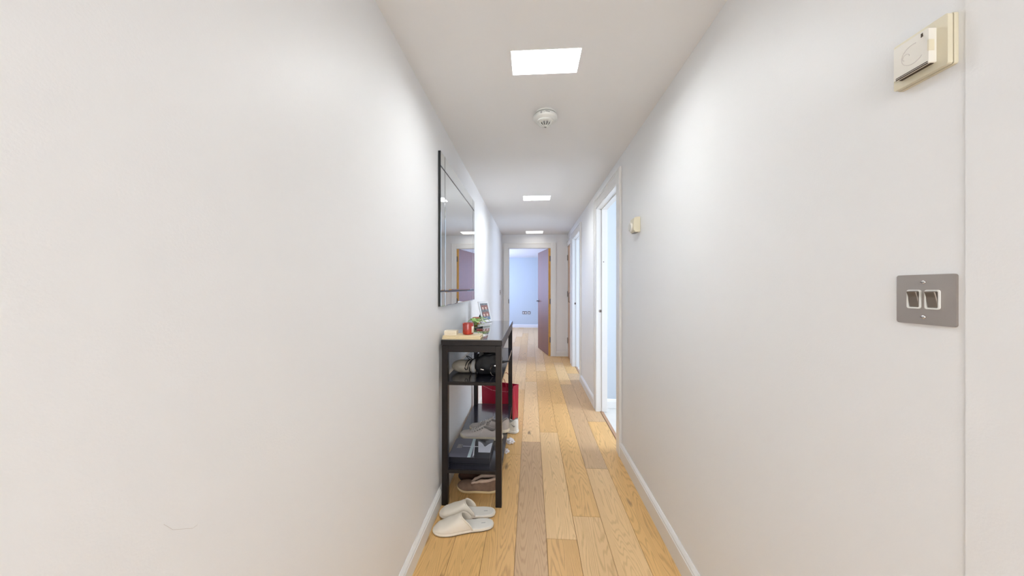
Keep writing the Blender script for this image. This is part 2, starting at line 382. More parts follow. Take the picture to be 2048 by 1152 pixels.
struct(skirt('baseboard_right_near', [(XR, 0.5415), (XR, D1[0] - 0.1)], (-1, 0), 0.112))
struct(skirt('baseboard_right_behind_camera', [(XR - .002, YB), (XR - .002, 0.5415)], (-1, 0), 0.112))
struct(skirt('baseboard_right_middle', [(XR, D1[1] + 0.1), (XR, D2[0] - 0.1)], (-1, 0), 0.10))
struct(skirt('baseboard_far', [(D4[1] + 0.1, YF), (XR, YF)], (0, -1), 0.095))
struct(skirt('baseboard_end_room', [(EX0, E1), (EX1, E1)], (0, -1), 0.10))

# ------------------------------------------------------------ floor of single planks
floor = sempty('floor')
box('floor_base', M['gap'], XL - 0.02, XR + 0.06, YB, YF + WT, -0.03, -0.0135, floor)
box('floor_base', M['gap'], EX0, EX1, YF + WT, E1, -0.03, -0.0135, floor)
PW = 0.1535
cols = [0.0775 + PW * k for k in range(-14, 17)]
joints = {  # measured end joints of the columns that show, keyed by column index from x=0.0775
    -4: [0.9, 2.9, 4.4], -3: [1.25, 3.3, 5.2], -2: [0.7, 2.44, 4.0, 5.6], -1: [1.0, 2.65, 4.35, 5.9], 0: [1.63, 2.83, 4.9],
    1: [1.80, 3.55, 5.0], 2: [2.28, 4.25, 5.5], 3: [1.35, 3.08, 4.8]}
tone = {(-1, 1): 2, (-1, 2): 1, (0, 0): 0, (0, 1): 1, (0, 2): 0, (1, 1): 0, (1, 0): 1, (2, 1): 2, (2, 0): 1, (3, 0): 0, (3, 1): 0, (-2, 1): 0, (-2, 2): 0, (-3, 1): 0, (-3, 0): 0, (-2, 0): 0, (1, 2): 0, (0, 3): 1, (-4, 0): 0, (-4, 1): 0}
oak = [M['oak1'], M['oak2'], M['oak3']]
g = 0.0006
for ci, xs in enumerate(cols):
    k = ci - 14
    x0, x1 = xs, xs + PW   # column k spans x from .0775+PW*k
    inC = x1 > XL + 0.005 and x0 < XR - 0.005
    segs = []
    js = [YB] + sorted(joints.get(k, []))
    if inC:
        last = js[-1] + 0.0
        js2 = js[:]
        while js2[-1] < E1 - 1.9: js2.append(js2[-1] + random.uniform(1.3, 1.9))
        js2.append(E1)
        ys = js2
    else:
        if x1 < -1.6 or x0 > 2.2: pass
        ys = [YF + WT]
        while ys[-1] < E1 - 1.8: ys.append(ys[-1] + random.uniform(0.9, 1.8))
        ys.append(E1)
    for i in range(len(ys) - 1):
        y0, y1 = ys[i], ys[i + 1]
        a, b = x0, x1
        if inC and y0 < YF:
            a = max(a, XL + 0.002); b = min(b, XR + 0.06)
            if k == 3: b = XR + 0.03
        a = max(a, EX0); b = min(b, EX1)
        if b - a < 0.01: continue
        oi = tone.get((k, i), random.choice([0, 0, 1, 2]) if y0 < 3.6 else random.choice([1, 1, 0]))
        hw, hl = (b - a) / 2 - g, (y1 - y0) / 2 - g
        c_ = 0.0012
        mb = MB()
        vs = [(-hw, -hl, -.013), (hw, -hl, -.013), (hw, hl, -.013), (-hw, hl, -.013), (-hw, -hl, -c_), (hw, -hl, -c_), (hw, hl, -c_), (-hw, hl, -c_),
              (-hw + c_, -hl + c_, 0), (hw - c_, -hl + c_, 0), (hw - c_, hl - c_, 0), (-hw + c_, hl - c_, 0)]
        fs = [(3, 2, 1, 0), (8, 9, 10, 11)] + [(i_, (i_ + 1) % 4, 4 + (i_ + 1) % 4, 4 + i_) for i_ in range(4)] + [(4 + i_, 4 + (i_ + 1) % 4, 8 + (i_ + 1) % 4, 8 + i_) for i_ in range(4)]
        mb.add(vs, fs).build('floor_plank', oak[oi], floor, loc=((a + b) / 2, (y0 + y1) / 2, 0))

# ------------------------------------------------------------ doorways
def side_doorway(name, d, h_cas=0.1, near=True, far=True, lining=True, casn=0.1, casf=0.1):
    y0, y1, h = d
    e = sempty(name)
    t = 0.016
    def cas(mb, a0, a1, b0, b1, inner):   # flat board + bead on the inner edge (a along y, b along z)
        mb.box(XR - t, XR - 0.0005, a0, a1, b0, b1)
        mb.box(XR - t - 0.004, XR - t + .001, *inner)
    if near: m_ = MB(); cas(m_, y0 - casn, y0, 0, h + h_cas, (y0 - casn + .004, y0 - casn + .024, 0, h + h_cas - .004)); m_.build('casing', M['trim'], e, bevel=0.002)
    if far: m_ = MB(); cas(m_, y1, y1 + casf, 0, h + h_cas, (y1 + casf - .024, y1 + casf - .004, 0, h + h_cas - .004)); m_.build('casing', M['trim'], e, bevel=0.002)
    m_ = MB(); cas(m_, y0, y1, h, h + h_cas, (y0, y1, h + h_cas - .024, h + h_cas - .004)); m_.build('casing', M['trim'], e, bevel=0.002)
    if lining:
        for (a0, a1, b0, b1) in ((y0, y0 + .004, 0, h), (y1 - .004, y1, 0, h), (y0 + .004, y1 - .004, h - .004, h)):
            box('lining', M['trim'], XR - .010, XR + WT + .002, a0, a1, b0, b1, e)
        for (a0, a1, b0, b1) in ((y0, y0 + .012, 0, h), (y1 - .012, y1, 0, h), (y0 + .012, y1 - .012, h - .012, h)):
            box('door_stop', M['trim'], XR + 0.045, XR + WT, a0, a1, b0, b1, e, bevel=0.001)
        box('threshold', M['threshold'], XR + 0.032, XR + 0.062, y0, y1, -0.012, 0.004, e, bevel=0.003)
    return e
d1 = side_doorway('door_1', D1)
d2 = side_doorway('door_2', D2)
def strike(parent, x, y, z, r=0.014):
    e = MB().lathe([(0.0, -0.0025), (r * .8, -0.0025), (r, -0.001), (r, 0.0)], 20, axis='y').build('strike_plate', M['steel'], parent, loc=(x, y, z))
    MB().lathe([(0.0, -0.0032), (r * .45, -0.0032), (r * .45, -0.002)], 14, axis='y').build('latch_hole', M['slot'], e)
    e['label'] = 'round steel latch keep on the white jamb'
strike(d1, 0.712, D1[1] - .004, 1.033, 0.017)
MB().lathe([(0, -0.002), (0.005, -0.002), (0.005, 0)], 10, axis='y').build('screw_hole', M['slot'], d1, loc=(0.742, D1[1] - .012, 1.537))
strike(d2, 0.714, D2[1] - .004, 1.020, 0.020)

def hinge(parent, x, y, z, h=0.10, axis='x'):
    m_ = MB()
    m_.tube([(0, 0, -h / 2), (0, 0, h / 2)], 0.0065, 10)
    if axis == 'x': m_.box(-0.004, 0.0, -0.03, 0.03, -h / 2, h / 2)
    else: m_.box(-0.035, 0.004, -0.003, 0.0, -h / 2, h / 2)
    return m_.build('hinge', M['hinge'], parent, loc=(x, y, z))
def lever(parent, p, out, along, L=0.115, m_=None):
    """lever handle: rose, neck and grip; out = unit vector off the door, along = direction of grip"""
    p, out, along = Vector(p), Vector(out), Vector(along)
    m = MB()
    q = out.to_track_quat('Z', 'Y').to_matrix()
    b0 = len(m.v); m.lathe([(0.0, 0), (0.026, 0), (0.026, 0.006), (0.022, 0.009), (0.0, 0.009)], 24)
    m.v[b0:] = [tuple(q @ Vector(v) + p) for v in m.v[b0:]]
    pts = [p, p + out * 0.03, p + out * 0.047 + along * 0.006, p + out * 0.052 + along * 0.02, p + out * 0.052 + along * L]
    m.tube(pts, 0.009, 10)
    return m.build('handle', m_ or M['hinge'], parent, smooth=True)

# oak cupboard door, closed, at the far end of the right wall
d3 = side_doorway('door_3', D3, far=False, lining=False, casn=0.075)
leaf = box('door_leaf', M['door_oak'], XR + 0.002, XR + 0.042, D3[0] + .003, D3[1] - .003, 0.006, D3[2] - .003, d3, bevel=0.0015)
leaf['label'] = 'closed pale oak leaf'
for z in (0.30, 1.16, 1.83): hinge(d3, XR - 0.004, D3[1] + .004, z, 0.10)
box('closet_back', M['slot'], XR + 0.06, XR + 0.1, D3[0], D3[1], 0, D3[2], d3)
m_ = MB()
for z in (1.185, 1.02):
    m_.lathe([(0.011, 0), (0.011, -0.006), (0.0, -0.006)], 14, (XR + 0.002, 5.60, z), axis='x')
m_.tube([(XR - .004, 5.60, 1.185), (XR - .028, 5.60, 1.18), (XR - .028, 5.60, 1.025), (XR - .004, 5.60, 1.02)], 0.005, 8)
m_.build('handle', M['hinge'], d3, smooth=True)

# doorway and open cherry-faced door at the corridor's end
d4 = sempty('door_4')
def fcas(a0, a1, b0, b1, bead):
    m_ = MB(); m_.box(a0, a1, YF - .016, YF - .0005, b0, b1); m_.box(bead[0], bead[1], YF - .020, YF - .015, bead[2], bead[3]); m_.build('casing', M['trim'], d4, bevel=0.002)
x0, x1, h = D4
fcas(x0 - .095, x0, 0, h + .1, (x0 - .091, x0 - .071, 0, h + .096))
fcas(x1, x1 + .1, 0, h + .1, (x1 + .076, x1 + .096, 0, h + .096))
fcas(x0, x1, h, h + .1, (x0, x1, h + .076, h + .096))
box('door_stop', M['trim'], x0, x0 + .012, YF + .02, YF + .06, 0, h, d4)
box('door_stop', M['trim'], x0 + .012, x1, YF + .02, YF + .06, h - .004, h, d4)
box('strike_plate', M['slot'], x0, x0 + .010, YF + .002, YF + .018, 0.98, 1.06, d4)
A = math.radians(12.3)
lf = bpy.data.objects.new('door_leaf', None)
pv = Vector((0.366, YF + 0.022, 0))
# leaf built in local axes: x across thickness (to -x), y along width; rotated about hinge
def rotv(vs): 
    c_, s_ = math.cos(A), math.sin(A)
    return [(pv.x + x * c_ - y * s_, pv.y + x * s_ + y * c_, z) for x, y, z in vs]
m_ = MB(); LW = 0.82; T = 0.044
m_.box(-T, 0, 0, LW, 0.006, h - .004)
m_.v = rotv(m_.v)
m_.mi = [1 if i == 2 else 0 for i in range(6)]
leaf4 = m_.build('door_leaf', [M['door_red'], M['door_edge']], d4)
leaf4['label'] = 'open reddish brown leaf with honey coloured edge'
for z in (0.30, 1.02, 1.82):
    m_ = MB(); m_.box(-0.020, 0.0, -0.004, 0.001, z - .05, z + .05); m_.tube([(0.0, -.004, z - .05), (0, -.004, z + .05)], .006, 8); m_.v = rotv(m_.v); m_.build('hinge', M['hinge'], d4)
ax = Vector((math.cos(A), math.sin(A), 0)); ay = Vector((-math.sin(A), math.cos(A), 0))
lever(leaf4, pv - ax * T + ay * (LW - 0.06) + Vector((0, 0, 1.0)), -ax, -ay, 0.11)
box('latch_face', M['steel'], 0.0, 0.02, 0.0, 0.002, 0.0, 0.15, leaf4, loc=(0.16, 6.845, 0.93))

# ------------------------------------------------------------ ceiling lights
lab = ['recessed ceiling light nearest the camera, ahead of the smoke detector', 'middle recessed ceiling light beyond the smoke detector',
       'farthest recessed ceiling light in front of the end doorway', 'recessed ceiling light above and behind the camera']
for (a0, a1, b0, b1), lb in zip(LIGHTS, lab):
    cx, cy = (a0 + a1) / 2, (b0 + b1) / 2; hx, hy = (a1 - a0) / 2, (b1 - b0) / 2
    t = thing('ceiling_light', lb, 'ceiling light', (cx, cy, CH), 0, 'recessed ceiling lights along the corridor')
    tt, D = 0.003, 0.062
    m_ = MB()
    m_.box(-hx, -hx + tt, -hy, hy, -0.001, D); m_.box(hx - tt, hx, -hy, hy, -0.001, D)
    m_.box(-hx + tt, hx - tt, -hy, -hy + tt, -0.001, D); m_.box(-hx + tt, hx - tt, hy - tt, hy, -0.001, D)
    m_.build('frame', M['liner'], t)
    box('diffuser', M['emit_dim'] if cy > 5 else M['emit'], -hx + tt, hx - tt, -hy + tt, hy - tt, D - .006, D, t)
    box('diffuser_clip', M['steel'], hx - .05, hx - .008, hy - .012, hy - tt, D - .009, D - .006, t)

# smoke detector
t = thing('smoke_detector', 'round white smoke detector on the ceiling behind the nearest light', 'smoke detector', (0.082, 1.835, CH))
MB().lathe([(0.060, 0), (0.060, -0.007), (0.050, -0.008), (0.050, -0.016)], 48).build('base', M['white_plastic'], t, smooth=False)
MB().lathe([(0.045, -0.014), (0.062, -0.0145), (0.068, -0.020), (0.068, -0.034), (0.064, -0.040), (0.050, -0.043), (0.0485, -0.046)], 48).build('body', M['white_plastic'], t, smooth=True)
MB().lathe([(0.0485, -0.046), (0.046, -0.052), (0.040, -0.056), (0.022, -0.056), (0.012, -0.056)], 40).build('sensor_ring', M['white_plastic'], t, smooth=True)
for k in range(12):
    a = 2 * pi * k / 12
    MB().tube([(0.040 * math.cos(a), 0.040 * math.sin(a), -0.054), (0.030 * math.cos(a), 0.030 * math.sin(a), -0.068), (0.012 * math.cos(a), 0.012 * math.sin(a), -0.075)], 0.0026, 6).build('rib', M['white_plastic'], t)
MB().lathe([(0.026, -0.056), (0.024, -0.066), (0.0, -0.066)], 24).build('vent_core', M['grey_ink'], t)
MB().lathe([(0.014, -0.072), (0.014, -0.077), (0.0, -0.078)], 24).build('cap', M['white_plastic'], t, smooth=True)
MB().lathe([(0.006, -0.0775), (0.006, -0.080), (0.0, -0.0805)], 16).build('test_lamp', M['grey_ink'], t)
m_ = MB()
for a, w_, z in ((-1.95, .010, -.023), (-1.95, .012, -.027), (-1.95, .008, -.031), (-1.72, .003, -.027), (-1.58, .004, -.024), (-1.50, .006, -.024), (-1.40, .007, -.025), (-1.30, .006, -.0255)):
    x, y = 0.0685 * math.cos(a), 0.0685 * math.sin(a); tx, ty = -math.sin(a), math.cos(a)
    hh = 0.0012 if w_ > .0075 else 0.0022
    m_.add([(x - tx * w_ / 2, y - ty * w_ / 2, z - hh), (x + tx * w_ / 2, y + ty * w_ / 2, z - hh), (x + tx * w_ / 2, y + ty * w_ / 2, z + hh), (x - tx * w_ / 2, y - ty * w_ / 2, z + hh)], [(0, 1, 2, 3)])
m_.build('printed_marking', M['grey_ink'], t)

# ------------------------------------------------------------ right wall fittings
def on_right(pts_yz, depth0, depth1):   # outline in (y,z), thickness off the wall
    return lambda p: (XR - p[2], p[0], p[1])
tfR = lambda p: (-p[2], p[0], p[1])
# double light switch
t = thing('light_switch', 'brushed steel double light switch on the right wall below the cream chime box', 'light switch', (XR, 0.5925, 1.2500))
MB().prism(rrect(.083, .086, .004), 0.0, 0.0038, tf=tfR).build('plate', M['steel'], t)
for cy in (0.0135, -0.0125):
    m_ = MB(); W_, H_ = 0.0160, 0.0285
    out = rrect(W_ + .0045, H_ + .0045, .0035, 4, cy, 0.0005); inn = rrect(W_, H_, .002, 4, cy, 0.0005); n = len(out)
    vs = [tfR((*p, 0.0062)) for p in out] + [tfR((*p, 0.0062)) for p in inn] + [tfR((*p, 0.004)) for p in out] + [tfR((*p, 0.0035)) for p in inn]
    fs = []
    for i in range(n):
        j = (i + 1) % n; fs += [(i, j, n + j, n + i), (i, 2 * n + i, 2 * n + j, j), (n + i, n + j, 3 * n + j, 3 * n + i)]
    m_.add(vs, fs).build('rocker_surround', M['white_plastic'], t)
    m_ = MB()   # wedge rocker, pressed at the bottom
    prof = [(-.0136, 0.0048), (-.005, 0.0062), (.004, 0.0078), (.0136, 0.0112), (.0136, 0.002), (-.0136, 0.002)]
    n = len(prof); vs = [(-d, cy + s * (W_ / 2 - .001), z + .0005) for s in (-1, 1) for z, d in prof]
    m_.add(vs, [tuple(range(n)), tuple(range(2 * n - 1, n - 1, -1))] + [(i, (i + 1) % n, n + (i + 1) % n, n + i) for i in range(n)]).build('rocker', M['steel_dark'], t, bevel=0.001)
for z in (0.030, -0.030):
    s_ = MB().lathe([(0.0033, 0.004), (0.0033, 0.0052), (0.0024, 0.0060), (0, 0.0062)], 20).v
    m_ = MB(); m_.lathe([(0.0033, -0.004), (0.0033, -0.0052), (0.0024, -0.0060), (0, -0.0062)], 20, axis='x')
    sc = m_.build('screw', M['chrome'], t, loc=(0, 0.0005, z), smooth=True)
    box('screw_slot', M['slot'], -0.0066, -0.0058, -0.0028, 0.0028, -0.0005, 0.0005, sc)

# cream chime box, two layers
t = thing('door_chime', 'aged cream plastic two-layer chime box high on the right wall', 'door chime', (XR, 0.590, 1.670))
MB().prism(rrect(.078, .083, .003), 0.0, 0.0065, tf=tfR).build('back_plate', M['cream_plastic'], t)
MB().prism(rrect(.0765, .0815, .003), 0.0072, 0.0150, tf=tfR).build('cover', M['cream_plastic'], t, bevel=0.0012)
box('slot_gap', M['slot'], -0.0073, -0.0060, -.0375, .0375, -.0395, .0395, t)
MB().prism(rrect(.051, .058, .002, 4, 0.0015, 0.0), 0.0148, 0.0270, tf=tfR).build('upper_housing', M['cream_plastic2'], t, bevel=0.001)
for dz, dd in ((-.0262, 0), (-.0288, 0.0)):
    box('louvre_slot', M['slot'], -0.0274, -0.0262, -.0225, .0235, dz - .0007, dz + .0007, t)
box('louvre_slot', M['slot'], -0.0225, -0.0175, -.0225, .0225, -.0298, -.0286, t)
m_ = MB()
pts = []
for k in range(25):
    a = -2.45 + k * 4.3 / 24; pts.append((-0.0272, -0.002 + 0.0165 * math.cos(a), 0.001 + 0.0165 * math.sin(a)))
m_.tube(pts, 0.0004, 6).build('embossed_ring', M['scuff'], t)
m_ = MB(); m_.tube([(-0.0272, 0.008 + 0.005 * math.cos(k), 0.002 + .005 * math.sin(k)) for k in [i * .25 for i in range(-4, 14)]], 0.0004, 5).build('embossed_mark', M['scuff'], t)
box('finger_notch', M['cream_plastic'], -0.0275, -0.019, -.0246, -.0225, -.009, .009, t)
m_ = MB(); m_.add([(-0.02735, -0.0135, .0195), (-0.02735, -0.0165, .0200), (-0.02735, -0.0160, .0262), (-0.02735, -0.0135, .0255)], [(0, 1, 2, 3)]); m_.build('indicator_mark', M['slot'], t, solid=.0004)

# small thermostat further along
t = thing('room_thermostat', 'small cream dial thermostat on the right wall before the near doorway', 'thermostat', (XR, 2.07, 1.665))
prof = [(0, -.044), (.030, -.046), (.040, -.036), (.043, -.015), (.043, .015), (.040, .040), (.028, .050), (0, .050)]
n = len(prof); vs = [(-d, y, z) for y in (-.036, .040) for d, z in prof]
MB().add(vs, [tuple(range(n)), tuple(range(2 * n - 1, n - 1, -1))] + [(i, (i + 1) % n, n + (i + 1) % n, n + i) for i in range(n)]).build('body', M['cream_plastic'], t, bevel=0.003)
MB().lathe([(0.030, -0.040), (0.030, -0.050), (0.027, -0.053), (0.0, -0.053)], 32, (0, .012, -.008), axis='x').build('dial', M['cream_plastic2'], t, smooth=False)
MB().tube([(-0.0535, .012 + .022 * math.cos(a), -.008 + .022 * math.sin(a)) for a in [k * .2 for k in range(12, 26)]], 0.0012, 6).build('dial_scale', M['grey_ink'], t)
box('base_grille', M['grey_ink'], -.034, -.012, -.028, .03, -.0475, -.0455, t)

# light switch at the far end of the left wall
t = thing('light_switch', 'small steel light switch at the far end of the left wall', 'light switch', (XL, 5.56, 1.19))
MB().prism(rrect(.086, .086, .004), 0.0, 0.005, tf=lambda p: (p[2], p[0], p[1])).build('plate', M['steel'], t)
box('rocker', M['steel_dark'], 0.005, 0.011, -.008, .008, -.015, .015, t, bevel=.001)
# sockets in the end room
def socket(name, label, x, n_):
    w_ = .146 if n_ == 2 else .086
    t = thing(name, label, 'wall socket', (x, E1, 0.475))
    MB().prism(rrect(w_, .09, .005), 0, 0.006, tf=lambda p: (p[0], -p[2], p[1])).build('plate', M['hinge'], t)
    for k in range(n_):
        cx = (k - (n_ - 1) / 2) * .07
        s_ = MB().prism(rrect(.046, .046, .004, 3, cx, -.004), 0.0055, 0.0075, tf=lambda p: (p[0], -p[2], p[1])).build('socket_insert', M['white_plastic'], t)
        m_ = MB()
        m_.box(cx - .003, cx + .003, -.0085, -.007, .006, .014); m_.box(cx - .014, cx - .007, -.0085, -.007, -.012, -.007); m_.box(cx + .007, cx + .014, -.0085, -.007, -.012, -.007)
        m_.build('pin_hole', M['slot'], s_)
        box('rocker', M['steel_dark'], cx - .008, cx + .008, -.009, -.006, .024, .038, t)
socket('wall_socket', 'steel double socket on the blue wall of the end room', -0.205, 2)
socket('wall_socket', 'steel single socket beside the double one in the end room', -0.062, 1)

# ------------------------------------------------------------ mirror
t = thing('wall_mirror', 'large rectangular mirror edged with narrow mirror strips, hanging over the console table', 'mirror', (XL, 2.3865, 1.616))
hy, hz = 0.5535, 0.454
box('backing', M['mirror_back'], 0.001, 0.016, -hy, hy, -hz, hz, t)
BW = 0.094; gp = 0.010
def pane(name, y0, y1, z0, z1, x0, x1, bv):
    vs = [(x0, y0, z0), (x0, y1, z0), (x0, y1, z1), (x0, y0, z1), (x1, y0 + bv, z0 + bv), (x1, y1 - bv, z0 + bv), (x1, y1 - bv, z1 - bv), (x1, y0 + bv, z1 - bv)]
    return MB().add(vs, [(4, 5, 6, 7)] + [(i, (i + 1) % 4, 4 + (i + 1) % 4, 4 + i) for i in range(4)]).build(name, M['mirror'], t)
pane('mirror_glass', -hy + BW, hy - BW, -hz + BW, hz - BW, 0.0162, 0.0178, 0.006)
pane('border_strip', -hy, -hy + BW - gp, -hz + BW, hz - BW, 0.0162, 0.0173, 0.003)
pane('border_strip', hy - BW + gp, hy, -hz + BW, hz - BW, 0.0162, 0.0173, 0.003)
pane('border_strip', -hy + BW, hy - BW, hz - BW + gp, hz, 0.0162, 0.0173, 0.003)
pane('border_strip', -hy + BW, hy - BW, -hz, -hz + BW - gp, 0.0162, 0.0173, 0.003)
for sy in (-1, 1):
    for sz in (-1, 1):
        a0, a1 = sorted((sy * hy, sy * (hy - BW + gp))); b0, b1 = sorted((sz * hz, sz * (hz - BW + gp)))
        pane('corner_square', a0, a1, b0, b1, 0.0162, 0.0173, 0.003)

# ------------------------------------------------------------ console table
TX0, TX1, TY0, TY1 = -0.520, -0.170, 1.840, 2.920
TZ = 0.970
t = thing('console_table', 'tall narrow black-brown console table with two shelves against the left wall', 'console table', ((TX0 + TX1) / 2, (TY0 + TY1) / 2, 0))
cx, cy = (TX0 + TX1) / 2, (TY0 + TY1) / 2
W2, L2 = (TX1 - TX0) / 2, (TY1 - TY0) / 2
LG = 0.035
for sx in (-1, 1):
    for sy in (-1, 1):
        a0, a1 = sorted((sx * W2, sx * (W2 - LG))); b0, b1 = sorted((sy * L2, sy * (L2 - LG)))
        box('leg', M['espresso'], a0, a1, b0, b1, 0, 0.934, t, bevel=0.0015)
box('table_top', M['espresso'], -W2 - .004, W2 + .004, -L2 - .004, L2 + .004, 0.9375, 0.966, t, bevel=0.0015)
box('glass_panel', M['glass_top'], -W2 - .002, W2 + .002, -L2 - .002, L2 + .002, 0.966, TZ, t, bevel=0.0008)
for sy in (-1, 1):
    b0, b1 = sorted((sy * (L2 - .002), sy * (L2 - .022)))
    box('end_rail', M['espresso'], -W2 + LG, W2 - LG, b0, b1, 0.896, 0.934, t, bevel=0.001)
for sx in (-1, 1):
    a0, a1 = sorted((sx * (W2 - .002), sx * (W2 - .022)))
    box('side_rail', M['espresso'], a0, a1, -L2 + LG, L2 - LG, 0.896, 0.934, t, bevel=0.001)
box('rail_cap', M['espresso'], -W2 + .006, W2 - .006, -L2 + .006, L2 - .006, 0.934, 0.9375, t)
for z in (0.722, 0.208):
    for b0, b1 in ((-L2 + .001, -L2 + .014), (L2 - .014, L2 - .001)):
        box('shelf_rail', M['espresso'], -W2 + LG, W2 - LG, b0, b1, z - .018, z + .0003, t, bevel=0.0008)
    q = holed('shelf', M['espresso_gloss'], (-W2 + .002, W2 - .002), (-L2 + .0142, L2 - .0142),
              [(-W2, -W2 + LG, -L2, -L2 + LG), (W2 - LG, W2, -L2, -L2 + LG), (-W2, -W2 + LG, L2 - LG, L2), (W2 - LG, W2, L2 - LG, L2)], z - .018, z, fz, parent=t, kind=None)

# ------------------------------------------------------------ things on the table top
def at(u, v, Z):
    a = (u - 1024) / F; b = (576 - v) / F; c_, s_ = math.cos(TH), math.sin(TH)
    k = (Z - EYE) / b
    return ((a * c_ - s_) * k, (a * s_ + c_) * k, Z)
# two flat pale gold boxes in a stack
def flat_box(label, x0, x1, y0, y1, z0, z1, m, g_=None):
    t = thing('flat_box', label, 'box', ((x0 + x1) / 2, (y0 + y1) / 2, z0), 0, g_)
    a, b, hh = (x1 - x0) / 2, (y1 - y0) / 2, z1 - z0
    box('box_base', m, -a + .001, a - .001, -b + .001, b - .001, 0, hh * .3, t)
    box('box_lid', m, -a, a, -b, b, hh * .3 + .0004, hh, t, bevel=0.001)
    return t
flat_box('lower pale gold flat box at the near edge of the table top', -0.519, -0.292, 1.842, 1.955, TZ + .0002, TZ + .0105, M['gold_box'], 'flat gold boxes')
flat_box('upper pale gold flat box under the red candle', -0.517, -0.296, 1.844, 1.960, TZ + .0107, TZ + .0205, M['gold_box'], 'flat gold boxes')
t = thing('trinket_box', 'small cream card box at the near left corner of the table top', 'box', (-0.476, 1.892, TZ + .0207))
box('box_base', M['cream_card'], -.036, .036, -.026, .026, 0, .012, t)
box('box_lid', M['cream_card'], -.037, .037, -.027, .027, .0124, .026, t, bevel=0.001)
def candle(label, x, y, z, glassm, r=0.034, h_=0.068, la=-0.6):
    t = thing('candle_jar', label, 'candle', (x, y, z), 0, None)
    MB().lathe([(0.0, 0.001), (r * .80, 0.001), (r * .93, 0.004), (r, 0.012), (r, h_ - .002), (r - .001, h_), (r - .0025, h_), (r - .0035, h_ - .003), (r - .0035, h_ * .55), (0, h_ * .55)], 40).build('glass', glassm, t, smooth=True)
    MB().lathe([(0, h_ * .55 + .0005), (r - .004, h_ * .55 + .0005), (r - .004, h_ * .56 + .002), (0, h_ * .56 + .0015)], 32).build('wax', M['wax'], t)
    MB().tube([(0, 0, h_ * .56), (0.001, 0, h_ * .56 + .008)], .001, 6).build('wick', M['slot'], t)
    m_ = MB(); n = 10; vs = []
    for k in range(n + 1):
        a = la + k / n * 0.95
        for zz in (h_ * .18, h_ * .74): vs.append(((r + .0006) * math.cos(a), (r + .0006) * math.sin(a), zz))
    m_.add(vs, [(2 * k, 2 * k + 2, 2 * k + 3, 2 * k + 1) for k in range(n)]).build('label', M['label'], t, solid=.0004, smooth=True)
    return t
candle('red glass candle jar on the gold boxes at the near end of the table', -0.379, 1.912, TZ + .0207, M['red_glass'], la=-0.72)
candle('amber glass candle jar standing before the photo frame', -0.447, 2.600, TZ + .0002, M['amber_glass'], r=0.033, h_=0.060, la=-0.85)
# leaning photo frame
bl, br = Vector((-0.411, 2.715, 0)), Vector((-0.342, 2.842, 0))
ang = math.atan2(br.y - bl.y, br.x - bl.x)
t = thing('photo_frame', 'silver and white photo frame leaning back at the far end of the table', 'photo frame', ((bl.x + br.x) / 2, (bl.y + br.y) / 2, TZ + .002), ang)
# local: x along base, y backwards(+), z up; leaning back about x
FW, FH, lean = 0.145, 0.185, 0.27
def lt(p):
    x, y, z = p; return (x, y * math.cos(lean) + z * math.sin(lean), z * math.cos(lean) - y * math.sin(lean) + .002)
def fbox(name, m, x0, x1, y0, y1, z0, z1, parent=t, bevel=0):
    m_ = MB(); m_.box(x0, x1, y0, y1, z0, z1); m_.v = [lt(v) for v in m_.v]; return m_.build(name, m, parent, bevel=bevel)
fr = MB()
for p in ((-FW / 2, -FW / 2 + .009, 0, .009, 0, FH), (FW / 2 - .009, FW / 2, 0, .009, 0, FH), (-FW / 2 + .009, FW / 2 - .009, 0, .009, 0, .009), (-FW / 2 + .009, FW / 2 - .009, 0, .009, FH - .009, FH)): fr.box(*p)
fr.v = [lt(v) for v in fr.v]; fr.build('frame', M['frame_silver'], t, bevel=.001)
fbox('mount', M['mount'], -FW / 2 + .009, FW / 2 - .009, .003, .008, .009, FH - .009)
m_ = MB()
def pq(x0, x1, z0, z1, y, mi): m_.add([lt((x0, y, z0)), lt((x1, y, z0)), lt((x1, y, z1)), lt((x0, y, z1))], [(0, 1, 2, 3)], mi)
def pe(cx, cz, rx, rz, y, mi): m_.add([lt((cx + rx * math.cos(k * pi / 8), y, cz + rz * math.sin(k * pi / 8))) for k in range(16)], [tuple(range(16))], mi)
pq(-.054, .054, .020, .168, .0028, 0)
pq(-.054, .054, .020, .044, .0026, 3)
for zc_ in (.125, .065):
    m_.add([lt((x, .0024, zc_ + z)) for x, z in ((-.046, -.012), (.046, -.012), (.050, .014), (.034, .030), (.018, .022), (.004, .028), (-.012, .020), (-.030, .031), (-.048, .016))], [tuple(range(9))], 1)
    for xx in (-.028, .016):
        m_.add([lt((xx + x, .0022, zc_ + z)) for x, z in ((-.010, .004), (-.002, -.006), (.002, -.022), (.010, -.008), (.014, .005), (.003, .010))], [tuple(range(6))], 2)
pq(-.010, .018, .034, .038, .0024, 2)
m_.build('photo_print', [M['photo_bg'], M['photo_warm'], M['photo_pale'], M['photo_blue']], t)
m_ = MB()
a_ = lt((0, .010, FH * .62)); m_.add([(-.025, a_[1], a_[2]), (.025, a_[1], a_[2]), (.030, a_[1] + .058, -.001), (-.030, a_[1] + .058, -.001)], [(0, 1, 2, 3)])
m_.build('easel_back', M['black'], t, solid=.003)

